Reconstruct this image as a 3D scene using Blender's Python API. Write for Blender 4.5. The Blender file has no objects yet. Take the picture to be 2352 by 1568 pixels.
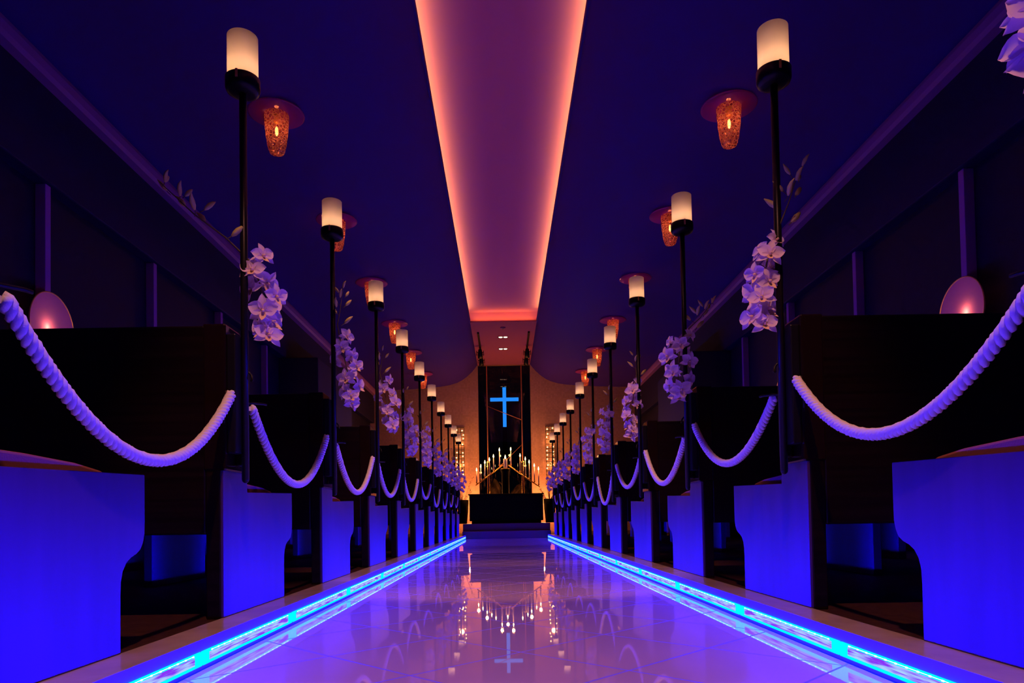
import bpy, bmesh, math, random
from mathutils import Vector, Matrix
PI = math.pi
rnd = random.Random(11)
sc = bpy.context.scene
COL = sc.collection

# ------------------------------------------------------------------ helpers
class MB:
    def __init__(s): s.v = []; s.f = []; s.m = []; s.sm = []
    def add(s, vs, fs, mi=0, smooth=False):
        o = len(s.v); s.v += [tuple(p) for p in vs]
        for f in fs: s.f.append(tuple(i + o for i in f)); s.m.append(mi); s.sm.append(smooth)
        return s
    def box(s, x0, x1, y0, y1, z0, z1, mi=0):
        vs = [(x, y, z) for x in (x0, x1) for y in (y0, y1) for z in (z0, z1)]
        return s.add(vs, [(0,1,3,2),(4,6,7,5),(0,4,5,1),(2,3,7,6),(0,2,6,4),(1,5,7,3)], mi)
    def tube(s, path, r, n=8, mi=0, caps=True, closed=False):
        path = [Vector(p) for p in path]; N = len(path)
        rr = r if hasattr(r, '__len__') else [r] * N
        vs = []; ref = None
        for i, p in enumerate(path):
            a = path[max(i-1, 0)] if not closed else path[i-1]
            b = path[min(i+1, N-1)] if not closed else path[(i+1) % N]
            t = (b - a).normalized()
            if ref is None:
                ref = Vector((0,0,1)) if abs(t.z) < .9 else Vector((1,0,0))
            u = (ref - t * ref.dot(t)).normalized(); w = t.cross(u); ref = u
            for k in range(n):
                an = 2*PI*k/n; vs.append(p + (u*math.cos(an) + w*math.sin(an)) * rr[i])
        fs = []
        for i in range(N if closed else N-1):
            j = (i+1) % N
            for k in range(n): fs.append((i*n+k, i*n+(k+1)%n, j*n+(k+1)%n, j*n+k))
        s.add(vs, fs, mi, True)
        if caps and not closed:
            o = len(s.v) - len(vs)
            s.f.append(tuple(o+k for k in range(n))[::-1]); s.m.append(mi); s.sm.append(False)
            s.f.append(tuple(o+(N-1)*n+k for k in range(n))); s.m.append(mi); s.sm.append(False)
        return s
    def lathe(s, prof, n=24, c=(0,0,0), mi=0, smooth=True, close=False):
        vs = [(c[0]+r*math.cos(2*PI*k/n), c[1]+r*math.sin(2*PI*k/n), c[2]+z) for r, z in prof for k in range(n)]
        fs = []; N = len(prof)
        for i in range(N if close else N-1):
            j = (i+1) % N
            for k in range(n): fs.append((i*n+k, i*n+(k+1)%n, j*n+(k+1)%n, j*n+k))
        return s.add(vs, fs, mi, smooth)
    def cyl(s, x, y, z0, z1, r, n=24, mi=0, r1=None):
        r1 = r if r1 is None else r1
        s.lathe([(r, z0), (r1, z1)], n, (x, y, 0), mi)
        o = len(s.v) - 2*n
        s.f.append(tuple(o+k for k in range(n))[::-1]); s.m.append(mi); s.sm.append(False)
        s.f.append(tuple(o+n+k for k in range(n))); s.m.append(mi); s.sm.append(False)
        return s
    def prism(s, poly, x0, x1, mi=0):          # polygon in (y,z) extruded along x
        n = len(poly)
        vs = [(x0, y, z) for y, z in poly] + [(x1, y, z) for y, z in poly]
        fs = [tuple(range(n))[::-1], tuple(range(n, 2*n))] + [(i, (i+1)%n, n+(i+1)%n, n+i) for i in range(n)]
        return s.add(vs, fs, mi)
    def ball(s, c, r, nu=12, nv=8, mi=0, sz=1.0):
        prof = [(max(r*math.sin(PI*i/nv), 1e-5), -r*sz*math.cos(PI*i/nv)) for i in range(nv+1)]
        return s.lathe(prof, nu, c, mi)
    def mirror(s): s.v = [(-x, y, z) for x, y, z in s.v]; return s
    def mesh(s, name, mats, bevel=0, seg=2, recalc=True):
        me = bpy.data.meshes.new(name); me.from_pydata(s.v, [], s.f)
        for m in (mats if isinstance(mats, (list, tuple)) else [mats]): me.materials.append(m)
        for p, mi, sm in zip(me.polygons, s.m, s.sm): p.material_index = mi; p.use_smooth = sm
        bm = bmesh.new(); bm.from_mesh(me)
        bmesh.ops.remove_doubles(bm, verts=bm.verts, dist=1e-6)
        if recalc: bmesh.ops.recalc_face_normals(bm, faces=bm.faces)
        if bevel:
            es = [e for e in bm.edges if len(e.link_faces) == 2 and e.calc_face_angle(0) > .6]
            bmesh.ops.bevel(bm, geom=es, offset=bevel, segments=seg, profile=.5, affect='EDGES', clamp_overlap=True)
        bm.to_mesh(me); bm.free(); me.update()
        return me
    def build(s, name, mats, parent=None, loc=(0,0,0), bevel=0, seg=2, recalc=True):
        return link(name, s.mesh(name, mats, bevel, seg, recalc), parent, loc)

def link(name, data, parent=None, loc=(0,0,0)):
    o = bpy.data.objects.new(name, data); COL.objects.link(o); o.location = loc
    if parent is not None: o.parent = parent
    return o
def tag(o, label, cat, group=None):
    o['label'] = label; o['category'] = cat
    if group: o['group'] = group
    return o
def thing(name, loc, label, cat, group=None):
    return tag(link(name, None, None, loc), label, cat, group)
def struct(o): o['kind'] = 'structure'; return o
def copy_tree(o, loc, label, group=None):
    r = o.copy(); COL.objects.link(r); r.location = loc; r['label'] = label
    if group: r['group'] = group
    for ch in list(o.children):
        c = ch.copy(); COL.objects.link(c); c.parent = r
        for g in list(ch.children):
            d = g.copy(); COL.objects.link(d); d.parent = c
    return r
ORD = ['nearest', 'second', 'third', 'fourth', 'fifth', 'sixth', 'seventh', 'eighth', 'ninth', 'tenth', 'eleventh', 'twelfth', 'thirteenth', 'fourteenth', 'fifteenth']

# ------------------------------------------------------------------ materials
def mat(name, col, rough=.5, metal=0., spec=.5, emit=None, es=1., coat=0., trans=0.):
    m = bpy.data.materials.new(name); m.use_nodes = True
    b = m.node_tree.nodes['Principled BSDF']
    b.inputs['Base Color'].default_value = (*col, 1); b.inputs['Roughness'].default_value = rough
    b.inputs['Metallic'].default_value = metal; b.inputs['Specular IOR Level'].default_value = spec
    b.inputs['Coat Weight'].default_value = coat
    if emit: b.inputs['Emission Color'].default_value = (*emit, 1); b.inputs['Emission Strength'].default_value = es
    return m
def nt(m): return m.node_tree.nodes, m.node_tree.links, m.node_tree.nodes['Principled BSDF']
def math_node(N, L, op, a, b=None):
    n = N.new('ShaderNodeMath'); n.operation = op
    for i, v in enumerate((a, b)):
        if v is None: continue
        if isinstance(v, (int, float)): n.inputs[i].default_value = v
        else: L.new(v, n.inputs[i])
    return n.outputs[0]
def noise_bump(m, scale, strength, dist=.01, stretch=None, detail=3):
    N, L, b = nt(m)
    tc = N.new('ShaderNodeTexCoord'); mp = N.new('ShaderNodeMapping'); L.new(tc.outputs['Object'], mp.inputs[0])
    if stretch: mp.inputs['Scale'].default_value = stretch
    n = N.new('ShaderNodeTexNoise'); n.inputs['Scale'].default_value = scale; n.inputs['Detail'].default_value = detail
    L.new(mp.outputs[0], n.inputs['Vector'])
    bp = N.new('ShaderNodeBump'); bp.inputs['Strength'].default_value = strength; bp.inputs['Distance'].default_value = dist
    L.new(n.outputs[0], bp.inputs['Height']); L.new(bp.outputs[0], b.inputs['Normal'])
    return n
def noise_color(m, c0, c1, scale, stretch=None, lo=.35, hi=.65):
    N, L, b = nt(m)
    tc = N.new('ShaderNodeTexCoord'); mp = N.new('ShaderNodeMapping'); L.new(tc.outputs['Object'], mp.inputs[0])
    if stretch: mp.inputs['Scale'].default_value = stretch
    n = N.new('ShaderNodeTexNoise'); n.inputs['Scale'].default_value = scale; n.inputs['Detail'].default_value = 5
    L.new(mp.outputs[0], n.inputs['Vector'])
    r = N.new('ShaderNodeValToRGB'); r.color_ramp.elements[0].position = lo; r.color_ramp.elements[1].position = hi
    r.color_ramp.elements[0].color = (*c0, 1); r.color_ramp.elements[1].color = (*c1, 1)
    L.new(n.outputs[0], r.inputs[0]); L.new(r.outputs[0], b.inputs['Base Color'])

M = {}
# polished tiles laid on the diagonal
m = M['tile'] = mat('polished_tile', (.5, .44, .46), .06, spec=.5)
N, L, b = nt(m)
tc = N.new('ShaderNodeTexCoord'); sp = N.new('ShaderNodeSeparateXYZ'); L.new(tc.outputs['Object'], sp.inputs[0])
def groove(e, off, period, w):
    a = math_node(N, L, 'SUBTRACT', e, off); a = math_node(N, L, 'DIVIDE', a, period)
    a = math_node(N, L, 'FRACT', a); a = math_node(N, L, 'SUBTRACT', a, .5); a = math_node(N, L, 'ABSOLUTE', a)
    return math_node(N, L, 'GREATER_THAN', a, .5 - w / period)
u = math_node(N, L, 'ADD', sp.outputs['X'], sp.outputs['Y']); w_ = math_node(N, L, 'SUBTRACT', sp.outputs['Y'], sp.outputs['X'])
g = math_node(N, L, 'MAXIMUM', groove(u, 1.376, .53, .005), groove(w_, 1.9, .5, .005))
mx = N.new('ShaderNodeMix'); mx.data_type = 'RGBA'; L.new(g, mx.inputs[0])
nz = N.new('ShaderNodeTexNoise'); nz.inputs['Scale'].default_value = 3.; nz.inputs['Detail'].default_value = 6
rp = N.new('ShaderNodeValToRGB'); rp.color_ramp.elements[0].color = (.58, .42, .13, 1); rp.color_ramp.elements[1].color = (.66, .48, .16, 1)
L.new(tc.outputs['Object'], nz.inputs['Vector']); L.new(nz.outputs[0], rp.inputs[0]); L.new(rp.outputs[0], mx.inputs[6])
mx.inputs[7].default_value = (.24, .2, .24, 1); L.new(mx.outputs[2], b.inputs['Base Color'])
L.new(math_node(N, L, 'ADD', math_node(N, L, 'MULTIPLY', g, .45), .015), b.inputs['Roughness'])
wv = N.new('ShaderNodeTexNoise'); wv.inputs['Scale'].default_value = 2.2; wv.inputs['Detail'].default_value = 1.
L.new(tc.outputs['Object'], wv.inputs['Vector'])
bp = N.new('ShaderNodeBump'); bp.inputs['Strength'].default_value = .03; bp.inputs['Distance'].default_value = .003
L.new(math_node(N, L, 'SUBTRACT', wv.outputs[0], math_node(N, L, 'MULTIPLY', g, .25)), bp.inputs['Height']); L.new(bp.outputs[0], b.inputs['Normal'])

m = M['kerb'] = mat('kerb_stone', (.45, .36, .36), .22, spec=.4); noise_color(m, (.4, .31, .31), (.5, .4, .4), 8)
M['step'] = mat('step_stone', (.2, .09, .11), .35, spec=.3); M['lobby'] = mat('lobby_plaster', (.36, .1, .2), .8, spec=.1)
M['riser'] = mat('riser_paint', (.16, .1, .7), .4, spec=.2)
m = M['carpet'] = mat('side_floor', (.12, .05, .04), .6, spec=.2); noise_color(m, (.03, .01, .008), (.05, .02, .014), 30)
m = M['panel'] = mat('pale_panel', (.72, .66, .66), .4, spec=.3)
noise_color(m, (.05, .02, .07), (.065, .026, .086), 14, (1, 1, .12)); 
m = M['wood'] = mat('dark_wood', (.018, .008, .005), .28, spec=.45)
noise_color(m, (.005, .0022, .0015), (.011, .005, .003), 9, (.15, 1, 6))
M['varnish'] = mat('varnished_wood', (.012, .005, .003), .09, spec=.5)
m = M['cushion'] = mat('seat_cloth', (.3, .1, .08), .85, spec=.1); noise_bump(m, 260, .3, .002)
m = M['iron'] = mat('black_iron', (.008, .007, .007), .35, metal=0., spec=.2)
M['brass'] = mat('brass', (.75, .42, .1), .35, metal=.4)
M['gold'] = mat('gold_leaf', (.9, .6, .16), .22, metal=1.); noise_bump(M['gold'], 60, .6, .01)
M['copper'] = mat('copper_trim', (.7, .3, .14), .35, metal=.8)
m = M['ceil'] = mat('ceiling_plaster', (.062, .022, .3), .8, spec=.1); noise_bump(m, 40, .08, .004)
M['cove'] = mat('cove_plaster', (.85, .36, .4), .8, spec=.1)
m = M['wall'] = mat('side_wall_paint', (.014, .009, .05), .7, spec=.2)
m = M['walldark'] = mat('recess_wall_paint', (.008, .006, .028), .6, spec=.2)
m = M['cornice'] = mat('cornice_paint', (.35, .13, .36), .6, spec=.2)
m = M['altarwall'] = mat('mosaic_wall', (.55, .42, .36), .6, spec=.25)
N, L, b = nt(m); tc = N.new('ShaderNodeTexCoord'); mp = N.new('ShaderNodeMapping'); mp.inputs['Rotation'].default_value = (PI/2, 0, 0)
bt = N.new('ShaderNodeTexBrick'); bt.offset = 0.; bt.inputs['Scale'].default_value = 14.; bt.inputs['Brick Width'].default_value = .5; bt.inputs['Row Height'].default_value = .5
bt.inputs['Mortar Size'].default_value = .02; bt.inputs['Color1'].default_value = (.62, .34, .25, 1); bt.inputs['Color2'].default_value = (.52, .28, .2, 1); bt.inputs['Mortar'].default_value = (.34, .18, .13, 1)
L.new(tc.outputs['Object'], mp.inputs[0]); L.new(mp.outputs[0], bt.inputs['Vector']); L.new(bt.outputs[0], b.inputs['Base Color'])
M['black'] = mat('black_lacquer', (.003, .002, .002), .6, spec=.08)
M['night'] = mat('night_ground', (.01, .01, .014), .9, spec=.1)
m = M['rope'] = mat('cotton_rope', (.8, .75, .72), .8, spec=.1); noise_bump(m, 300, .35, .002, (1, 1, 1))
m = M['petal'] = None
m = M['lip'] = mat('orchid_lip', (.8, .55, .4), .5, spec=.2)
M['bud'] = mat('orchid_bud', (.7, .62, .14), .5); M['stem'] = mat('orchid_stem', (.12, .09, .03), .6)
M['leaf'] = mat('dry_greenery', (.2, .17, .05), .6)
m = M['wax'] = mat('candle_wax', (.85, .7, .62), .5)
m = M['rock'] = mat('brown_rock', (.2, .12, .06), .85); noise_color(m, (.12, .07, .03), (.3, .19, .1), 6); noise_bump(m, 5, .8, .1)
M['branch'] = mat('driftwood', (.09, .05, .03), .8)
def emis(name, col, s):
    m = bpy.data.materials.new(name); m.use_nodes = True; n = m.node_tree.nodes; n.clear()
    e = n.new('ShaderNodeEmission'); e.inputs[0].default_value = (*col, 1); e.inputs[1].default_value = s
    o = n.new('ShaderNodeOutputMaterial'); m.node_tree.links.new(e.outputs[0], o.inputs[0]); return m
M['flame'] = emis('flame_glow', (1., .62, .22), 14.)
M['bulb'] = emis('bulb_glow', (1., .6, .2), 9.)
M['fil'] = emis('filament_glow', (1., .5, .12), 10.)
M['ladderbulb'] = emis('string_bulb_glow', (1., .6, .22), 7.)
M['led'] = emis('led_cyan', (0., .085, 1.), 12.)
M['leddot'] = emis('led_dot', (.55, .95, 1.), 2.2)
M['cross'] = emis('cross_light', (.015, .27, 1.), 1.05)
M['down'] = emis('downlight_glow', (1., .75, .5), 4.)
m = M['diff'] = emis('led_diffuser', (.33, .26, .8), 1.25)
N = m.node_tree.nodes; L = m.node_tree.links; e = [x for x in N if x.type == 'EMISSION'][0]
tc = N.new('ShaderNodeTexCoord'); mp = N.new('ShaderNodeMapping'); mp.inputs['Scale'].default_value = (1, 3, 60)
nz = N.new('ShaderNodeTexNoise'); nz.inputs['Scale'].default_value = 3.; rp = N.new('ShaderNodeValToRGB')
rp.color_ramp.elements[0].position = .38; rp.color_ramp.elements[0].color = (.2, .03, .75, 1)
rp.color_ramp.elements[1].position = .6; rp.color_ramp.elements[1].color = (.33, .5, .9, 1)
L.new(tc.outputs['Object'], mp.inputs[0]); L.new(mp.outputs[0], nz.inputs['Vector']); L.new(nz.outputs[0], rp.inputs[0]); L.new(rp.outputs[0], e.inputs[0])

def thin(name, parts):          # weighted mix of thin shaders: [(kind, colour, rough, weight)]
    m = bpy.data.materials.new(name); m.use_nodes = True; N = m.node_tree.nodes; L = m.node_tree.links; N.clear()
    cur = None; tot = 0
    for kind, col, rough, w in parts:
        n = N.new({'T': 'ShaderNodeBsdfTransparent', 'L': 'ShaderNodeBsdfTranslucent', 'D': 'ShaderNodeBsdfDiffuse', 'G': 'ShaderNodeBsdfGlossy'}[kind])
        n.inputs[0].default_value = (*col, 1)
        if kind == 'G': n.inputs['Roughness'].default_value = rough
        tot += w
        if cur is None: cur = n.outputs[0]
        else:
            mx = N.new('ShaderNodeMixShader'); mx.inputs[0].default_value = w / tot
            L.new(cur, mx.inputs[1]); L.new(n.outputs[0], mx.inputs[2]); cur = mx.outputs[0]
    o = N.new('ShaderNodeOutputMaterial'); L.new(cur, o.inputs[0]); return m
M['petal'] = thin('orchid_petal', [('D', (.95, .78, .88), 0, .68), ('L', (.95, .7, .9), 0, .32)])
M['frost'] = thin('frosted_glass', [('L', (1., .86, .78), 0, .62), ('D', (.9, .8, .8), 0, .3), ('T', (1., .85, .7), 0, .08)])
M['disc'] = thin('disc_glass', [('T', (.9, .5, .9), 0, .5), ('L', (.9, .15, .5), 0, .2), ('D', (.7, .12, .85), 0, .22), ('G', (1, 1, 1), .1, .08)])
M['pane'] = thin('window_glass', [('T', (.96, .96, .97), 0, .985), ('G', (1, 1, 1), .01, .015)])
M['sconce'] = thin('sconce_glass', [('L', (1., .6, .5), 0, .5), ('D', (.75, .28, .65), 0, .44), ('T', (1., .7, .8), 0, .06)])
# crackled glass jar
m = M['jar'] = bpy.data.materials.new('crackle_glass'); m.use_nodes = True; N = m.node_tree.nodes; L = m.node_tree.links; N.clear()
tc = N.new('ShaderNodeTexCoord'); vo = N.new('ShaderNodeTexVoronoi'); vo.feature = 'DISTANCE_TO_EDGE'; vo.inputs['Scale'].default_value = 42.
L.new(tc.outputs['Object'], vo.inputs['Vector'])
rp = N.new('ShaderNodeValToRGB'); rp.color_ramp.elements[0].position = .0; rp.color_ramp.elements[0].color = (.75, .75, .75, 1); rp.color_ramp.elements[1].position = .16; rp.color_ramp.elements[1].color = (.22, .22, .22, 1)
L.new(vo.outputs[0], rp.inputs[0])
t = N.new('ShaderNodeBsdfTransparent'); t.inputs[0].default_value = (1., .5, .45, 1)
tr = N.new('ShaderNodeBsdfTranslucent'); tr.inputs[0].default_value = (.9, .26, .22, 1)
gl = N.new('ShaderNodeBsdfGlossy'); gl.inputs['Roughness'].default_value = .15; gl.inputs[0].default_value = (1., .8, .7, 1)
bp = N.new('ShaderNodeBump'); bp.inputs['Strength'].default_value = .8; bp.inputs['Distance'].default_value = .01; L.new(vo.outputs[0], bp.inputs['Height'])
L.new(bp.outputs[0], gl.inputs['Normal'])
m1 = N.new('ShaderNodeMixShader'); L.new(rp.outputs[0], m1.inputs[0]); L.new(t.outputs[0], m1.inputs[1]); L.new(tr.outputs[0], m1.inputs[2])
m2 = N.new('ShaderNodeMixShader'); m2.inputs[0].default_value = .1; L.new(m1.outputs[0], m2.inputs[1]); L.new(gl.outputs[0], m2.inputs[2])
o = N.new('ShaderNodeOutputMaterial'); L.new(m2.outputs[0], o.inputs[0])

# ------------------------------------------------------------------ lights
def light(kind, name, loc, power, col, **k):
    d = bpy.data.lights.new(name, kind); d.energy = power; d.color = col
    par = k.pop('parent', None); rot = k.pop('rot', None)
    for a, v in k.items(): setattr(d, a, v)
    o = link(name, d, par, loc)
    if rot: o.rotation_euler = rot
    return o
def aim(o, d): o.rotation_euler = Vector(d).to_track_quat('-Z', 'Y').to_euler()

# ------------------------------------------------------------------ the room
P = 1.1545                         # spacing of the rows
YB = 2.1354                        # back edge of the first whole row
YL = 2.1953                        # its lamp post
KX, KZ, FZ = .79, .075, .07
YE = 13.4
MB().box(-KX, KX, -1.6, 13.5, -.1, 0).build('floor', M['tile']); struct(bpy.data.objects['floor'])
for s, nm in ((-1, 'left'), (1, 'right')):
    x0, x1 = sorted((s*.9, s*3.3)); struct(MB().box(x0, x1, -1.6, 16, -.1, FZ).build('floor_' + nm, M['carpet']))
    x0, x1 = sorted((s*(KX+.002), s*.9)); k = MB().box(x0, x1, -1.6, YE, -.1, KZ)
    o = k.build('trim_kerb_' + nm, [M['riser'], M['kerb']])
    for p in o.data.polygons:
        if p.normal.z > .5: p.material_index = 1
    struct(o)
    # grooves between the kerb slabs are built as thin dark joints
    # upper wall, ledge, recessed lower wall
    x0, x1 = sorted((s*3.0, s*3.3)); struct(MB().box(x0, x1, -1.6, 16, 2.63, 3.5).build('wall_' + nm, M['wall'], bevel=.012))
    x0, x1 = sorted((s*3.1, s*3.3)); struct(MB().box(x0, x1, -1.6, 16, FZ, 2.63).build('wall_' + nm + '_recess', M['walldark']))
    # cornice beam with a rounded nose
    prof = [(3.02, 3.37), (2.94, 3.37), (2.915, 3.355), (2.905, 3.32), (2.91, 3.27), (2.93, 3.245), (3.02, 3.245)]
    c = MB(); n = len(prof); ys = (-1.6, 16.)
    c.add([(s*x, y, z) for y in ys for x, z in prof], [tuple(range(n)), tuple(range(n, 2*n))] + [(i, (i+1) % n, n+(i+1) % n, n+i) for i in range(n)])
    struct(c.build('trim_cornice_' + nm, M['cornice']))
    # flared ceiling
    prof = [(.60, 3.95), (.66, 3.868), (.74, 3.775), (.85, 3.675), (.97, 3.59), (1.08, 3.535), (1.25, 3.485), (1.45, 3.452), (1.69, 3.432), (2.1, 3.405), (2.6, 3.385), (3.05, 3.375)]
    c = MB(); n = len(prof); ny = 2
    vs = [(s*x, y, z) for y in (-1.6, 16.) for x, z in prof] + [(s*x, y, z + .05) for y in (-1.6, 16.) for x, z in prof]
    fs = [(i, i+1, n+i+1, n+i) for i in range(n-1)] + [(2*n+i, 2*n+i+1, 3*n+i+1, 3*n+i) for i in range(n-1)] + [(0, n, 3*n, 2*n)]
    c.add(vs, fs, 0, True); o = c.build('ceiling_' + nm, M['ceil'], recalc=False); struct(o)
    for p in o.data.polygons: p.use_smooth = p.index < n-1
    # battens on the recessed wall
    for i in range(4):
        y = 4.57 + 1.42*i
        x0, x1 = sorted((s*3.03, s*3.1)); struct(MB().box(x0, x1, y-.028, y+.028, 1.5, 2.63).build('trim_batten_' + nm + '_%d' % (i+1), M['cornice'], bevel=.004))
    # lower partition near the altar
    x0, x1 = sorted((s*2.56, s*3.1)); struct(MB().box(x0, x1, 9.5, 11.6, FZ, 2.63).build('wall_partition_' + nm, M['wall'], bevel=.01))
    # altar wall beside the opening
    x0, x1 = sorted((s*.605, s*3.3)); struct(MB().box(x0, x1, 16, 16.25, -.1, 4.6).build('wall_altar_' + nm, M['altarwall']))
struct(MB().box(-.605, .605, 16, 16.25, 3.965, 4.6).build('wall_altar_lintel', M['altarwall']))
struct(MB().box(-3.3, 3.3, -1.8, -1.6, -.1, 4.6).build('wall_back', M['walldark']))
# cove in the ceiling: recess slab, cheeks, end face and flat lobby ceiling
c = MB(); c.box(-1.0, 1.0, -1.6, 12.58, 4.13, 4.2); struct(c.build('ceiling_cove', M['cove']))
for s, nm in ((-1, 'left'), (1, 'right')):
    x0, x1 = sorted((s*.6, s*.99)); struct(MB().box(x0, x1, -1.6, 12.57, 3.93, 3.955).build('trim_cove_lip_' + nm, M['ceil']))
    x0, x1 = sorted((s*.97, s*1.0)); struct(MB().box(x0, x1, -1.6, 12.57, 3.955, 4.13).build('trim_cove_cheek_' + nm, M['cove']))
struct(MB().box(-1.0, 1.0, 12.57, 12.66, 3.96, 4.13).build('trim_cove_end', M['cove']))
struct(MB().box(-.605, .605, 12.54, 16.05, 3.945, 3.965).build('ceiling_lobby', M['lobby']))
# altar steps and platform
struct(MB().box(-.86, .86, 13.5, 13.8, -.1, .145).build('floor_step_lower', M['step'], bevel=.006))
struct(MB().box(-.86, .86, 13.72, 16.3, -.1, .29).build('floor_platform', M['step'], bevel=.006))
# night garden beyond the window
struct(MB().box(-8, 8, 16.3, 32, -.3, .1).build('ground_outside', M['night']))

# glazed opening: frame posts, side lights, main pane
for i, (x0, x1) in enumerate(((-.6, -.41), (.41, .6), (-.39, .39))):
    w = thing('window_%d' % (i+1), ((x0+x1)/2, 16.12, .29), '', 'window'); del w['label'], w['category']; struct(w)
    hw = (x1-x0)/2
    q = MB().box(-hw, hw, -.006, .006, 0, 3.67).build('pane', M['pane'], w); struct(q)
for s, i in ((-1, 1), (1, 2)):
    struct(MB().box(s*.4-.012, s*.4+.012, 16.05, 16.15, .29, 3.96).build('trim_mullion_%d' % i, M['copper'], bevel=.003))

# ------------------------------------------------------------------ pews
def pew(s):
    side = 'left' if s < 0 else 'right'
    t = thing('pew', (0, 0, 0), '', 'pew')
    def B(name, mb, m, bevel=0, parent=t, seg=2):
        if s < 0: mb.mirror()
        return mb.build(name, m, parent, bevel=bevel, seg=seg)
    low = [(.0, 0), (.582, 0), (.582, .135), (.584, .165), (.592, .188), (.607, .206), (.627, .217), (.65, .224), (.668, .234), (.68, .25), (.687, .272), (.688, .3), (.688, .412)]
    ep = low + [(.2, .396), (.195, .47), (0, .47)]
    B('end_panel_shade_core', MB().prism(ep, .906, .95), M['wood'], .003)  # core coloured dark to put shade into the edge facing the camera
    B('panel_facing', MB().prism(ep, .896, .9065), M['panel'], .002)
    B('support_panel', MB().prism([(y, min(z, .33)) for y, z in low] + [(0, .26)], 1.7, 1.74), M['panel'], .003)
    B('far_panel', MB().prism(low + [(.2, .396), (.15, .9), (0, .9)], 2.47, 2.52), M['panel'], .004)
    B('end_post', MB().prism([(-.004, .455), (.19, .455), (.185, .62), (.165, .82), (.14, .895), (.115, .91), (-.004, .91)], .886, .956), M['varnish'], .006)
    B('backrest', MB().prism([(.0, .26), (.035, .26), (.035, .905), (.0, .905)], .95, 2.47), M['wood'], .006)
    B('back_cushion', MB().prism([(.035, .44), (.12, .43), (.13, .5), (.1, .84), (.035, .86)], .96, 2.46), M['cushion'], .02, seg=3)
    B('seat_board', MB().box(.95, 2.47, .03, .6, .335, .375), M['wood'], .004)
    B('seat_cushion', MB().prism([(.06, .375), (.655, .372), (.668, .385), (.655, .402), (.61, .418), (.52, .428), (.36, .434), (.06, .436)], .955, 2.465), M['cushion'], .006)
    return t
for s, nm in ((-1, 'left'), (1, 'right')):
    p0 = pew(s)
    for k in range(11):
        lab = 'dark wooden pew with pale end panel, %s row from the camera, %s side' % (ORD[k], nm)
        loc = (0, YB + (k-1)*P, FZ)
        if k == 0: p0.location = loc; p0['label'] = lab; p0['group'] = 'pews along the aisle'
        else: copy_tree(p0, loc, lab, 'pews along the aisle')

# ------------------------------------------------------------------ lamp posts on the pew ends
def lamp_post(s):
    t = thing('lamp_post', (0, 0, 0), '', 'lamp')
    def B(name, mb, m, bevel=0, seg=2):
        if s < 0: mb.mirror()
        return mb.build(name, m, t, bevel=bevel, seg=seg)
    # local: axis at x = 0, pew plane at x = +.046 (right side), z is height above the aisle
    B('pole', MB().cyl(0, 0, .5, 1.745, .0115, 16).ball((0, 0, .5), .0115, 12, 6), M['iron'])
    B('bracket', MB().box(.008, .036, -.055, .004, .58, .95), M['iron'], .004)
    B('flower_holder', MB().box(.004, .034, .0125, .05, .545, .84), M['iron'], .006)
    B('rope_hook', MB().tube([(.012, .045, .75), (.0, .08, .755), (-.018, .115, .758), (-.024, .127, .757)], .004, 8), M['iron'])
    B('rope_ring', MB().tube([(0, 0, .835), (-.012, .004, .84), (-.02, .006, .83), (-.024, .0, .815), (-.024, -.01, .812)], .004, 8), M['iron'])
    B('lamp_holder', MB().lathe([(1e-4, 1.735), (.035, 1.735), (.05, 1.741), (.0535, 1.75), (.0535, 1.782), (.051, 1.784), (.0485, 1.778), (1e-4, 1.776)], 40), M['iron'])
    B('clip', MB().box(-.0555, -.052, -.0035, .0035, 1.755, 1.783) if 0 else MB().box(-.004, .004, -.0565, -.053, 1.757, 1.784), M['brass'], .001)
    sh = B('lamp_shade', MB().lathe([(.0475, 1.779), (.0475, 1.918), (.0455, 1.92), (.0445, 1.918), (.0445, 1.785)], 48), M['frost'])
    B('bulb', MB().ball((0, 0, 1.786), .007, 12, 8, sz=1.5), M['bulb'])
    return t
LAMPS = {}
for s, nm in ((-1, 'left'), (1, 'right')):
    l0 = lamp_post(s)
    for k in range(11):
        lab = ('black pole lamp with frosted cylinder shade on the %s %s pew end' % (ORD[k], nm)) if k else 'black pole lamp carried by the %s pew end closest to the camera' % nm
        loc = (s*.85, YL + (k-1)*P, 0)
        if k == 0: l0.location = loc; l0['label'] = lab; l0['group'] = 'lamp posts on the pew ends'; o = l0
        else: o = copy_tree(l0, loc, lab, 'lamp posts on the pew ends')
        LAMPS[s, k] = o
        light('POINT', 'lamp_light', (0, 0, 1.808), .2, (1., .66, .38), shadow_soft_size=.024, parent=o)

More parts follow.
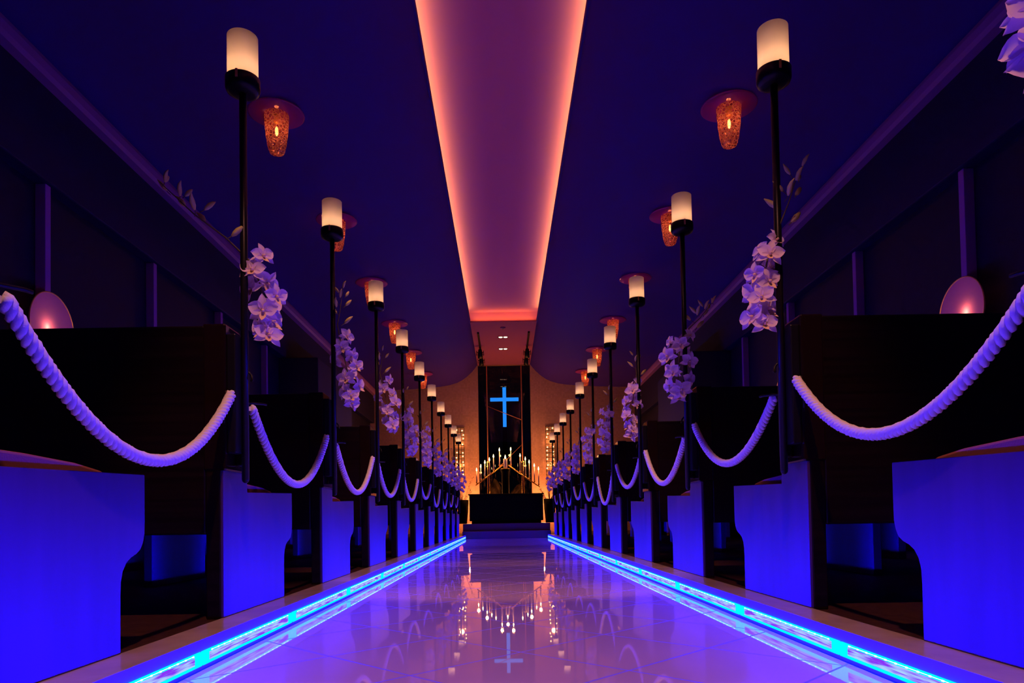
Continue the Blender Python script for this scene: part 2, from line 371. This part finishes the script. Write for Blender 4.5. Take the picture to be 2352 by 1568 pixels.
# ------------------------------------------------------------------ ropes between the posts
LOW = {-1: [.516, .517, .53, .55, .55, .6, .54, .536, .585, .59], 1: [.551, .573, .553, .585, .49, .555, .6, .55, .55, .62]}
NEAR = {-1: [.75]*10, 1: [.752] + [.757]*9}
FAR = {-1: [.805, .81, .81, .81, .8, .8, .8, .8, .8, .8], 1: [.818, .83, .82, .82, .8, .8, .8, .8, .8, .8]}
def rope(s, k):
    za, zl, zb = NEAR[s][k], LOW[s][k], FAR[s][k]
    x = s*.874; ya = YL + (k-1)*P + .125; yb = YL + k*P - .008
    # two half parabolas meeting at the lowest point
    ra = math.sqrt(za-zl); rb = math.sqrt(zb-zl); ym = ya + (yb-ya)*ra/(ra+rb)
    def pt(t):
        y = ya + (yb-ya)*t
        z = zl + (za-zl)*((ym-y)/(ym-ya))**2 if y < ym else zl + (zb-zl)*((y-ym)/(yb-ym))**2
        return Vector((x, y, z))
    dens = [pt(i/600) for i in range(601)]; acc = [0]
    for i in range(600): acc.append(acc[-1] + (dens[i+1]-dens[i]).length)
    Ltot = acc[-1]; n = 150 if k < 3 else 90
    pts = []; j = 0
    for i in range(n+1):
        d = Ltot*i/n*.955
        while j < 599 and acc[j+1] < d: j += 1
        f = (d-acc[j])/max(acc[j+1]-acc[j], 1e-9); pts.append((dens[j].lerp(dens[j+1], f), d))
    t = thing('rope', (x, (ya+yb)/2, 0), 'white twisted rope hanging between the %s and %s lamp posts on the %s' % (ORD[k] if k else 'first', ORD[k+1], 'left' if s < 0 else 'right'), 'rope', 'ropes along the aisle')
    org = Vector(t.location); mb = MB(); R0, r0 = .0087, .0078
    for q in range(3):
        path = []
        for i, (p, d) in enumerate(pts):
            a = pts[max(i-1, 0)][0]; b_ = pts[min(i+1, n)][0]; tn = (b_-a).normalized()
            ux = Vector((1, 0, 0)); w = tn.cross(ux); ph = 2*PI*(d/.052) * (1 if s < 0 else -1) + 2*PI*q/3
            path.append(p + (ux*math.cos(ph) + w*math.sin(ph))*R0 - org)
        mb.tube(path, r0, 7)
    mb.build('twisted_cord', M['rope'], t)
    e = pts[-1][0]; f = dens[-1]
    f2 = e.lerp(f, .93)
    MB().tube([e - org, (e.lerp(f2, .5)) - org, f2 - org], [.0055, .005, .0045], 12).build('brass_ferrule', M['brass'], t)
    return t
for s in (-1, 1):
    for k in range(10): rope(s, k)

# ------------------------------------------------------------------ orchids
def petal(mb, ang, ln, wd, cup, tip, mi=0, nu=6, nv=5, tilt=.25):
    ca, sa = math.cos(ang), math.sin(ang); vs = []
    for i in range(nu):
        u = i/(nu-1)
        w = wd*(math.sin(PI*min(1., .12 + u*.88)**.85)**.8 if u < 1 else 0) + 1e-4
        for j in range(nv):
            v = (j/(nv-1)-.5)*2
            r = .1*ln + u*ln; h = tilt*ln*u - cup*ln*u*u*1.1 + .18*wd*v*v*(1-.4*u) + tip*ln*u**3
            a = v*w*.5
            vs.append((ca*r - sa*a, sa*r + ca*a, h))
    fs = [(i*nv+j, i*nv+j+1, (i+1)*nv+j+1, (i+1)*nv+j) for i in range(nu-1) for j in range(nv-1)]
    mb.add(vs, fs, mi, True)
def blossom_mesh(seed):
    r = random.Random(seed); mb = MB(); R = .045
    for a in (90, 210, 330): petal(mb, math.radians(a + r.uniform(-6, 6)), R*r.uniform(.95, 1.1), R*.62, r.uniform(.15, .5), r.uniform(-.2, .2))
    for a in (22, 158): petal(mb, math.radians(a + r.uniform(-6, 6)), R*r.uniform(.95, 1.1), R*1.0, r.uniform(.1, .4), r.uniform(-.2, .15))
    petal(mb, math.radians(270), R*.62, R*.5, -.5, .2, 1, 5, 4)
    mb.lathe([(.0045, 0), (.0055, .006), (.004, .013), (1e-4, .015)], 8, (0, 0, 0), 1)
    mb.tube([(0, 0, 0), (0, .004, -.012), (0, .008, -.022)], .0018, 6, 2)
    return mb.mesh('blossom', [M['petal'], M['lip'], M['stem']], recalc=False)
def bud_mesh():
    mb = MB(); path = [(0, 0, 0), (.002, 0, .01), (.004, 0, .022), (.008, 0, .034), (.015, 0, .044)]
    mb.tube(path, [.0025, .0065, .0075, .005, .001], 8, 0); mb.tube([(0, 0, 0), (-.003, 0, -.008), (-.01, 0, -.016)], .0012, 6, 1)
    return mb.mesh('bud', [M['bud'], M['stem']])
BL = [blossom_mesh(i) for i in range(5)]; BD = bud_mesh()
# centre (x offset from pole towards the aisle, z), height, width, bud direction, blossoms, buds
SPR = {(-1, 1): (.048, .04, 1.08, .25, .085, (-.25, -.06, .24), 11, 10), (-1, 2): (.055, .06, 1.10, .32, .12, (.03, .03, .26), 12, 9), (-1, 3): (.06, .06, 1.12, .32, .12, (.02, .05, .22), 12, 6),
       (1, 1): (.05, -.0, 1.09, .27, .085, (-.07, -.03, .24), 11, 9), (1, 2): (.03, -.02, 1.08, .30, .15, (-.13, -.05, .17), 12, 10), (1, 3): (.04, .02, 1.07, .35, .1, (.0, .03, .2), 12, 5),
       (1, 0): (.035, .0, 1.13, .21, .08, (-.03, .0, .2), 12, 5)}
for s in (-1, 1):
    for k in range(0 if s > 0 else 1, 11):
        dx, dy, zc, hh, ww, bd, nb, nd = SPR.get((s, k), (.045, .04, 1.09 if k < 6 else 1.06, .34, .11, (0, .02, .2), 12 if k < 6 else 11, 4))
        r = random.Random(100*k + (7 if s > 0 else 0)); side = 'left' if s < 0 else 'right'
        base = Vector((s*(.85-.012), YL + (k-1)*P, zc + hh*.42))
        t = thing('orchid_spray', base, ('white orchid spray tied to the %s lamp post from the camera on the %s' % (ORD[k] if k else 'cropped first', side)) if k != 0 else 'white orchid spray cut off by the upper right picture edge', 'flowers', 'orchid sprays on the lamp posts')
        org = Vector((-s*dx, dy, 0))
        end = org + Vector((0, 0, -hh*.95)); bv = Vector((-s*bd[0] if s > 0 else bd[0], bd[1], bd[2]))
        stem = [end + Vector((0, 0, .02)), org*.9 + Vector((0, 0, -hh*.5)), org*.35, Vector((0, 0, .02)) + bv*.25, bv*.62 + Vector((0, 0, .0)), bv]
        sm = MB().tube(stem, [.0015, .0025, .003, .0028, .002, .001], 6)
        # petiole wire to the pole
        sm.tube([Vector((0, 0, -.02)), org*.35], .0025, 6)
        sm.build('stem', M['stem'], t)
        for i in range(nb):
            f = i/(nb-1); ang = i*2.4 + r.uniform(-.5, .5); taper = .45 + .55*math.sin(PI*min(1, .2 + f*.8))
            rad = ww*.5*taper*math.sqrt(r.uniform(.25, 1))
            c = org*(.45 + .55*min(1, f*1.6)) + Vector((math.cos(ang)*rad, math.sin(ang)*rad*.8, .03 - hh*f))
            o = link('blossom', BL[i % 5], t, c)
            out = Vector((math.cos(ang)*.75 - s*.3, math.sin(ang)*.4 - .8, r.uniform(-.45, .2)))
            o.rotation_euler = (out.to_track_quat('Z', 'Y') @ Matrix.Rotation(r.uniform(-.6, .6), 4, 'Z').to_quaternion()).to_euler()
            sc_ = r.uniform(.82, 1.1)*(.8 if f < .12 else 1); o.scale = (sc_,)*3
        for i in range(nd):
            f = .2 + .8*i/max(nd-1, 1); p = (Vector((0, 0, .02)) + bv*.25).lerp(bv, f) if f > .25 else bv*.3
            a = i*2.2; off = Vector((math.cos(a)*.03, math.sin(a)*.03, .012))*(1.15-.6*f)
            o = link('bud', BD, t, p + off); o.rotation_euler = (off + Vector((0, 0, .02))).to_track_quat('Z', 'Y').to_euler()
            z_ = 1.35 - .55*f; o.scale = (z_,)*3

# ------------------------------------------------------------------ LED boxes in the kerbs
J = [-.2, .83, 1.73, 2.455] + [3.34 + .912*i for i in range(12)]
J = [y for y in J if y < 13.0] + [13.33]
for s, nm in ((-1, 'left'), (1, 'right')):
    n = 0
    for a, b_ in zip(J[:-1], J[1:]):
        if b_ < 1.0: continue
        dark = .012 if abs(a-2.455) < .01 or abs(a - 4.252) < .01 else .004
        y0, y1 = a + dark, b_ - .004
        t = thing('led_light', (s*KX, (y0+y1)/2, .0125), 'glowing cyan light box set in the %s kerb, %s from the camera' % (nm, ORD[n]), 'light', 'light boxes in the aisle kerbs'); n += 1
        h = (y1-y0)/2; f = MB()
        for (ya, yb, za, zb) in ((-h, h, .0, .0065), (-h, h, .0275, .034), (-h, -h+.035, .0, .034), (h-.035, h, .0, .034)):
            f.box(-.004, .002, ya, yb, za, zb)
        if s < 0: f.mirror()
        f.build('light_frame', M['led'], t)
        d = MB().box(-.002, .002, -h+.03, h-.03, .006, .028)
        if s < 0: d.mirror()
        d.build('diffuser', M['diff'], t)
        q = MB(); nd = int((y1-y0)/.042)
        for i in range(nd):
            if i == 0: q.box(-.0045, -.003, -h+.045, h-.045, .0303, .0317)
            y = -h + .05 + (2*h-.1)*i/(nd-1); q.box(-.006, -.003, y-.0035, y+.0035, .0295, .0325)
        if s < 0: q.mirror()
        o = q.build('led_dot', M['leddot'], t)
    for nm2, pw, sp_ in (('led_wash', 100., 100), ('led_beam', 290., 34)):
        a = light('AREA', nm2, (s*(KX-.008), 6.0, .03), pw, (.003, .0, 1.), shape='RECTANGLE', size=.02, size_y=14.6)
        a.rotation_euler = (0, PI/2*s, 0); a.data.spread = math.radians(sp_)

# ------------------------------------------------------------------ ceiling pendants
def pendant():
    t = thing('ceiling_lamp', (0, 0, 0), '', 'lamp')
    MB().lathe([(1e-4, -.012), (.195, -.012), (.205, -.006), (.2, 0), (1e-4, 0)], 48).build('glass_disc', M['disc'], t)
    MB().lathe([(.09, -.012), (.09, -.03), (.083, -.14), (.07, -.24), (.058, -.288), (.05, -.302), (1e-4, -.304)], 32).build('glass_jar', M['jar'], t)
    MB().lathe([(1e-4, -.012), (.022, -.012), (.022, -.07), (.012, -.075), (1e-4, -.075)], 16).build('socket', M['brass'], t)
    MB().ball((0, 0, -.135), .012, 12, 10, sz=3.).build('bulb', M['fil'], t)
    return t
pn = pendant()
for s, nm in ((-1, 'left'), (1, 'right')):
    for k in range(6):
        lab = 'amber crackle glass ceiling lamp with round disc, %s from the camera over the %s pews' % (ORD[k], nm)
        loc = (s*1.69, 5.13 + 1.86*k, 3.422)
        if s < 0 and k == 0: pn.location = loc; pn['label'] = lab; pn['group'] = 'glass ceiling lamps'; o = pn
        else: o = copy_tree(pn, loc, lab, 'glass ceiling lamps')
        light('POINT', 'pendant_light', (0, 0, -.135), .6, (1., .33, .1), shadow_soft_size=.02, parent=o)

# ------------------------------------------------------------------ wall sconces
def sconce(s):
    t = thing('wall_sconce', (0, 0, 0), '', 'lamp')
    n = 40; prof = [(1e-4, .0), (.12, .004), (.19, .016), (.222, .034), (.226, .04), (.218, .038), (.185, .022), (.12, .010), (1e-4, .006)]
    mb = MB().lathe(prof, n); mb.v = [(-s*z, y, x) for x, y, z in mb.v]
    mb.build('glass_dish', M['sconce'], t)
    rim = MB().tube([(-s*.04, .222*math.cos(2*PI*i/48), .222*math.sin(2*PI*i/48)) for i in range(48)], .004, 8, closed=True)
    rim.build('rim', M['brass'], t)
    q = MB().box(-.03, .03, -.05, .05, -.03, .03); q.build('wall_plate', M['iron'], t, (s*.03, 0, 0), bevel=.004)
    c = MB().lathe([(1e-4, -.03), (.025, -.03), (.03, 0), (.026, 0), (1e-4, -.01)], 16); c.build('lamp_cup', M['brass'], t, (-s*.07, 0, -.09))
    MB().ball((0, 0, 0), .014, 12, 8, sz=1.6).build('bulb', M['bulb'], t, (-s*.07, 0, -.07))
    return t
for s, nm in ((-1, 'left'), (1, 'right')):
    w0 = sconce(s)
    for k in range(4):
        lab = 'round uplit glass sconce on the %s wall, %s from the camera' % (nm, ORD[k])
        loc = (s*2.975, 4.47 + 1.42*k, 1.65)
        if k == 0: w0.location = loc; w0['label'] = lab; w0['group'] = 'wall sconces'; o = w0
        else: o = copy_tree(w0, loc, lab, 'wall sconces')
        light('POINT', 'sconce_light', (-s*.035, 0, .0), .7, (1., .4, .12), shadow_soft_size=.012, parent=o)

# ------------------------------------------------------------------ altar furniture
PZ = .29
tb = MB().box(-.74, .74, 13.98, 14.42, PZ+.05, .86).box(-.7, .7, 14.02, 14.38, PZ, PZ+.05)
t = thing('altar_table', (0, 14.2, PZ), 'long black altar table standing on the platform', 'table')
def off(mb, t): o = Vector(t.location); mb.v = [tuple(Vector(p)-o) for p in mb.v]; return mb
off(tb, t).build('body', M['black'], t, bevel=.006)
off(MB().box(-.76, .76, 13.95, 14.45, .86, .885), t).build('tabletop', M['black'], t, bevel=.005)
t = thing('pedestal', (0, 14.75, PZ), 'slim black pedestal under the thick pillar candle', 'stand')
off(MB().cyl(-.005, 14.75, PZ, PZ+.03, .12, 32).lathe([(.085, PZ+.03), (.078, .8), (.082, 1.36), (.1, 1.41), (.106, 1.425), (.106, 1.432), (1e-4, 1.432)], 32, (-.005, 14.75, 0)), t).build('column', M['black'], t)
off(MB().cyl(-.005, 14.75, 1.432, 1.445, .09, 32), t).build('tray', M['brass'], t)
def flame(parent, loc, k=1.):
    f = MB().lathe([(1e-4, 0), (.008*k, .01*k), (.0095*k, .02*k), (.006*k, .036*k), (.002*k, .05*k), (1e-4, .056*k)], 10); f.build('flame', M['flame'], parent, loc)
t = thing('pillar_candle', (-.003, 14.75, 1.445), 'thick lit pillar candle on the black pedestal', 'candle')
MB().lathe([(1e-4, 0), (.04, 0), (.041, .2), (.036, .208), (.02, .2), (1e-4, .195)], 24).build('wax', M['wax'], t); flame(t, (0, 0, .2), 1.7)
CAND = {-1: [(-.616, 1.428), (-.526, 1.503), (-.438, 1.587), (-.341, 1.644), (-.253, 1.711), (-.126, 1.848)], 1: [(.116, 1.857), (.313, 1.719), (.423, 1.648), (.504, 1.581), (.611, 1.501), (.70, 1.431)]}
CN = ['lowest outermost', 'second from outside', 'third from outside', 'fourth from outside', 'fifth from outside', 'tallest innermost']
for s, nm in ((-1, 'left'), (1, 'right')):
    t = thing('candelabra', (s*.365, 14.8, PZ), 'slanting candelabra with gold post to the %s of the pedestal' % nm, 'candelabra', 'candelabra behind the altar table')
    g = MB().cyl(s*.365, 14.8, PZ, PZ+.02, .1, 24).lathe([(.026, PZ+.02), (.022, .8), (.028, 1.1), (.022, 1.3), (.03, 1.56), (.034, 1.6), (1e-4, 1.6)], 16, (s*.365, 14.8, 0))
    off(g, t).build('post', M['gold'], t)
    xa, xb = (-.64, -.06) if s < 0 else (.06, .72); sl = .728
    za = 1.15 if s < 0 else 1.54
    line = lambda x: 1.565 - sl*abs(x)
    arm = MB().tube([(xa, 14.77, line(xa)), (xb, 14.77, line(xb))], .011, 10).tube([(xa, 14.83, line(xa)), (xb, 14.83, line(xb))], .011, 10)
    off(arm, t).build('slanted_arm', M['gold'], t)
    cs = CAND[s]
    for i, (x, zf) in enumerate(cs):
        zb = line(x); off(MB().tube([(x, 14.77, zb), (x, 14.8, zb+.02), (x, 14.83, zb)], .006, 8).lathe([(1e-4, 0), (.01, 0), (.02, .03), (.022, .04), (1e-4, .04)], 12, (x, 14.8, zb+.02)), t).build('candle_cup', M['brass'], t)
        j = i if s < 0 else 5-i
        c = thing('taper_candle', (x, 14.8, zb+.06), 'slim lit taper candle, %s of six on the %s candelabra' % (CN[j], nm), 'candle', 'taper candles behind the altar table')
        hgt = max(.12, zf - (zb+.06) - .03)
        MB().cyl(0, 0, 0, hgt, .0125, 14, r1=.009).build('wax', M['wax'], c); flame(c, (0, 0, hgt), 1.45)
    for x, z in (cs[0], cs[2], cs[5]) if s < 0 else (cs[5], cs[3], cs[0]):
        light('POINT', 'candle_light', (x, 14.78, z + .12), 5.5, (1., .36, .1), shadow_soft_size=.03)
light('POINT', 'candle_light', (0, 14.73, 1.84), 4., (1., .36, .1), shadow_soft_size=.03)

# lattice light frames
for s, nm in ((-1, 'left'), (1, 'right')):
    t = thing('light_lattice', (s*1.04, 15.92, 1.36), 'tall black lattice of warm bulbs on the wall %s of the altar window' % nm, 'light', 'lattice lights by the altar')
    f = MB()
    for x in (-.105, -.035, .035, .105): f.box(x-.005, x+.005, -.012, .012, 0, 1.13)
    for i in range(12): z = i*1.12/11; f.box(-.11, .11, -.01, .01, z, z+.01)
    f.build('lattice', M['iron'], t)
    MB().box(-.12, .12, .06, .078, -.02, 1.15).build('back_board', M['altarwall'], t)
    for i in range(11):
        for x in (-.07, .07):
            if rnd.random() < .9:
                MB().ball((x + rnd.uniform(-.015, .015), .035, i*1.12/11 + .05 + rnd.uniform(-.02, .02)), .013, 10, 6).build('bulb', M['ladderbulb'], t)
    for z in (.25, .8): light('POINT', 'lattice_light', (0, -.06, z), 4., (1., .36, .1), shadow_soft_size=.05, parent=t)
    light('POINT', 'altar_wall_fill', (s*.8, 15.55, .75), 42., (1., .33, .09), shadow_soft_size=.05)  # unseen fill light added to brighten the lower altar wall
    # greenery
    t = thing('potted_plant', (s*.92, 14.7, PZ), 'leafy dry branches in a dark pot %s of the candelabra' % nm, 'plant', 'greenery beside the altar')
    MB().lathe([(1e-4, 0), (.09, 0), (.12, .3), (.13, .5), (.115, .5), (1e-4, .46)], 20).build('pot', M['black'], t)
    r = random.Random(5 if s < 0 else 9); st = MB(); lf = MB()
    for i in range(22):
        a = r.uniform(0, 2*PI); tip = Vector((math.cos(a)*r.uniform(.1, .28), math.sin(a)*.15, r.uniform(.55, .98)))
        mid = tip*.55 + Vector((0, 0, .18)); st.tube([(0, 0, .46), mid*.6 + Vector((0, 0, .15)), mid, tip], [.004, .003, .003, .0015], 5)
        for q in range(7):
            f_ = r.uniform(.3, 1); p = mid.lerp(tip, f_); d = Vector((r.uniform(-1, 1), r.uniform(-1, 1), r.uniform(-.3, 1))).normalized()
            w = d.cross(Vector((.3, .5, .8))).normalized(); ln = r.uniform(.03, .055)
            lf.add([p, p + d*ln*.5 + w*ln*.22, p + d*ln, p + d*ln*.5 - w*ln*.22], [(0, 1, 2, 3)])
    st.build('branches', M['branch'], t); lf.build('leaves', M['leaf'], t, recalc=False)
    # ceiling track with two spots
    t = thing('track_spotlight', (s*.485, 14.3, 3.945), 'black ceiling track with two spotlights %s of the lobby downlights' % nm, 'spotlight', 'track spotlights in front of the altar')
    MB().box(-.018, .018, -1.1, .9, -.03, 0).build('track', M['iron'], t, bevel=.003)
    for y in (-.05, .65):
        h = MB().cyl(0, y, -.1, -.03, .012, 12).tube([(0, y-.02, -.09), (0, y+.06, -.16), (0, y+.1, -.23)], [.035, .05, .052], 20)
        h.tube([(-.07, y+.03, -.13), (.07, y+.03, -.13)], .008, 8).box(-.075, -.065, y+.0, y+.06, -.2, -.1).box(.065, .075, y+.0, y+.06, -.2, -.1)
        h.build('spot_head', M['iron'], t)
for i, (y, w) in enumerate(((13.59, 'nearer'), (14.53, 'farther'))):
    t = thing('downlight', (-.01, y, 3.945), 'twin warm recessed downlight in the lobby ceiling, %s of two' % w, 'light', 'lobby downlights')
    f = MB()
    for (x0, x1, y0, y1) in ((-.1, .1, -.06, -.05), (-.1, .1, .05, .06), (-.1, -.092, -.06, .06), (.092, .1, -.06, .06), (-.004, .004, -.06, .06)): f.box(x0, x1, y0, y1, -.006, 0)
    f.build('frame', M['iron'], t)
    for x in (-.048, .048): MB().lathe([(1e-4, -.012), (.03, -.01), (.04, -.002), (1e-4, -.001)], 20, (x, 0, 0)).build('lens', M['down'], t)
    light('SPOT', 'downlight_beam', (0, 0, -.03), 14, (1., .55, .35), spot_size=math.radians(50), spot_blend=.6, shadow_soft_size=.04, parent=t)
t = thing('smoke_detector', (-.01, 12.9, 3.945), 'small round smoke detector on the lobby ceiling above the downlights', 'detector')
MB().lathe([(1e-4, -.03), (.03, -.028), (.045, -.015), (.05, 0), (1e-4, 0)], 24).build('body', M['cornice'], t)
MB().lathe([(1e-4, -.034), (.014, -.033), (.018, -.028)], 16).build('sensor_cap', M['iron'], t)

# cross in the dark beyond the glass
t = thing('cross', (.025, 26, .1), 'glowing blue cross standing in the dark beyond the altar window', 'cross')
MB().prism([(-.03, 3.735), (.03, 3.735), (.03, 5.22), (-.03, 5.22)], -.066, .066).build('upright', M['cross'], t, bevel=.004)
MB().box(-.53, .53, -.03, .03, 4.70, 4.83).build('crossbar', M['cross'], t, bevel=.004)
MB().box(-.09, .09, .0, .16, 0, 3.735).box(-.25, .25, -.1, .3, 0, .08).build('stand', M['black'], t, bevel=.01)
# tension wires on the window
t = thing('tension_wire', (-.39, 16.06, 2.99), 'thin copper wire slanting down across the window behind the cross foot', 'wire', 'wires across the altar window')
MB().tube([(0, 0, 0), (.39, 0, -.165), (.79, 0, -.33)], .007, 8).build('wire', M['copper'], t)
t = thing('tension_wire', (-.12, 16.06, 1.6), 'thin copper wire rising to the right behind the tallest candles', 'wire', 'wires across the altar window')
MB().tube([(0, 0, 0), (.26, 0, .25), (.52, 0, .5)], .006, 8).build('wire', M['copper'], t)
# rocks and driftwood outside
def rock(loc, r, lab, seed):
    bm = bmesh.new(); bmesh.ops.create_icosphere(bm, subdivisions=3, radius=1); q = random.Random(seed)
    ph = [q.uniform(0, 6) for _ in range(6)]
    for v in bm.verts:
        c = v.co; d = 1 + .12*math.sin(3*c.x+ph[0]) + .1*math.sin(4*c.y+ph[1]) + .1*math.sin(5*c.z+ph[2]) + .05*math.sin(9*c.x+7*c.z+ph[3])
        v.co = Vector((c.x*r[0], c.y*r[1], c.z*r[2]))*d
    me = bpy.data.meshes.new('boulder'); bm.to_mesh(me); bm.free(); me.materials.append(M['rock'])
    for p in me.polygons: p.use_smooth = True
    return tag(link('boulder', me, None, loc), lab, 'rock', 'rocks outside the altar window')
rock((.33, 17.5, .66), (.3, .3, .56), 'large brown boulder right of the pedestal behind the window', 1)
rock((-.3, 17.5, .78), (.2, .22, .68), 'upright brown rock left of the pedestal behind the window', 2)
rock((.14, 16.5, .33), (.18, .16, .22), 'low rounded rock at the foot of the pedestal behind the window', 3)
b_ = MB().tube([(-.3, 0, -.86), (.02, 0, -.12), (.22, .03, .05), (.36, .0, .18)], [.05, .04, .035, .02], 10).tube([(.02, 0, -.12), (-.06, .02, .16), (-.2, .02, .3)], [.035, .025, .012], 8)
tag(b_.build('driftwood', M['branch'], None, (.05, 16.85, .98)), 'dark forked driftwood leaning before the boulders', 'branch')

# ------------------------------------------------------------------ hidden cove tubes and overhead spots
for s in (-1, 1):
    a = light('AREA', 'cove_tube', (s*.69, 5.4, 3.99), 40., (1., .52, .1), shape='RECTANGLE', size=.03, size_y=13.8); aim(a, (-s*.25, 0, 1))
    a.rotation_euler = (0, PI + s*.25, 0)
    a = light('AREA', 'cove_violet', (s*.8, 5.4, 3.985), 8., (.5, .0, .75), shape='RECTANGLE', size=.03, size_y=13.8)
    a.rotation_euler = (0, PI/2*s + .35*s, 0)
a = light('AREA', 'cove_tube', (0, 12.5, 3.97), 1.2, (1., .3, .08), shape='RECTANGLE', size=1.1, size_y=.02); a.rotation_euler = (PI, 0, 0)
for y, pw in ((.15, 360), (2.5, 340), (4.8, 170), (7.1, 60), (9.4, 25)):
    a = light('SPOT', 'aisle_spot', (0, y, 4.1), pw, (1., .38, .27), spot_size=math.radians(38), spot_blend=.35, shadow_soft_size=.05); aim(a, (0, 1.9, -4.))

# ------------------------------------------------------------------ world, camera, view
w = bpy.data.worlds.new('World'); sc.world = w; w.use_nodes = True
w.node_tree.nodes['Background'].inputs[0].default_value = (.0004, .0004, .0012, 1)
cam = bpy.data.cameras.new('camera'); co = link('camera', cam)
f, roll, pitch, px, py = 1600., .0165, .0258, 1158.72, 1152.04
cam.sensor_width = 36.; cam.sensor_fit = 'HORIZONTAL'; cam.lens = f*36/2352; cam.shift_x = (1176-px)/2352; cam.shift_y = (py-784)/2352
cam.clip_start = .05; cam.clip_end = 100
R0 = Vector((1, 0, 0)); U0 = Vector((0, -math.sin(pitch), math.cos(pitch))); F = Vector((0, math.cos(pitch), math.sin(pitch)))
R = R0*math.cos(roll) - U0*math.sin(roll); U = R0*math.sin(roll) + U0*math.cos(roll)
mt = Matrix((R, U, -F)).transposed().to_4x4(); mt.translation = Vector((-.0343, 0, .36)); co.matrix_world = mt
sc.camera = co
sc.view_settings.view_transform = 'Standard'; sc.view_settings.look = 'None'; sc.view_settings.exposure = 0; sc.view_settings.gamma = 1
sc.view_settings.use_curve_mapping = False
sc.cycles.use_denoising = True; sc.cycles.use_adaptive_sampling = True; sc.cycles.adaptive_threshold = .03; sc.cycles.adaptive_min_samples = 20
sc.cycles.max_bounces = 7; sc.cycles.diffuse_bounces = 3; sc.cycles.glossy_bounces = 3; sc.cycles.transmission_bounces = 4; sc.cycles.transparent_max_bounces = 12
sc.cycles.sample_clamp_indirect = 4.; sc.cycles.caustics_reflective = False; sc.cycles.caustics_refractive = False
sc.cycles.use_light_tree = True; sc.cycles.light_sampling_threshold = 0.
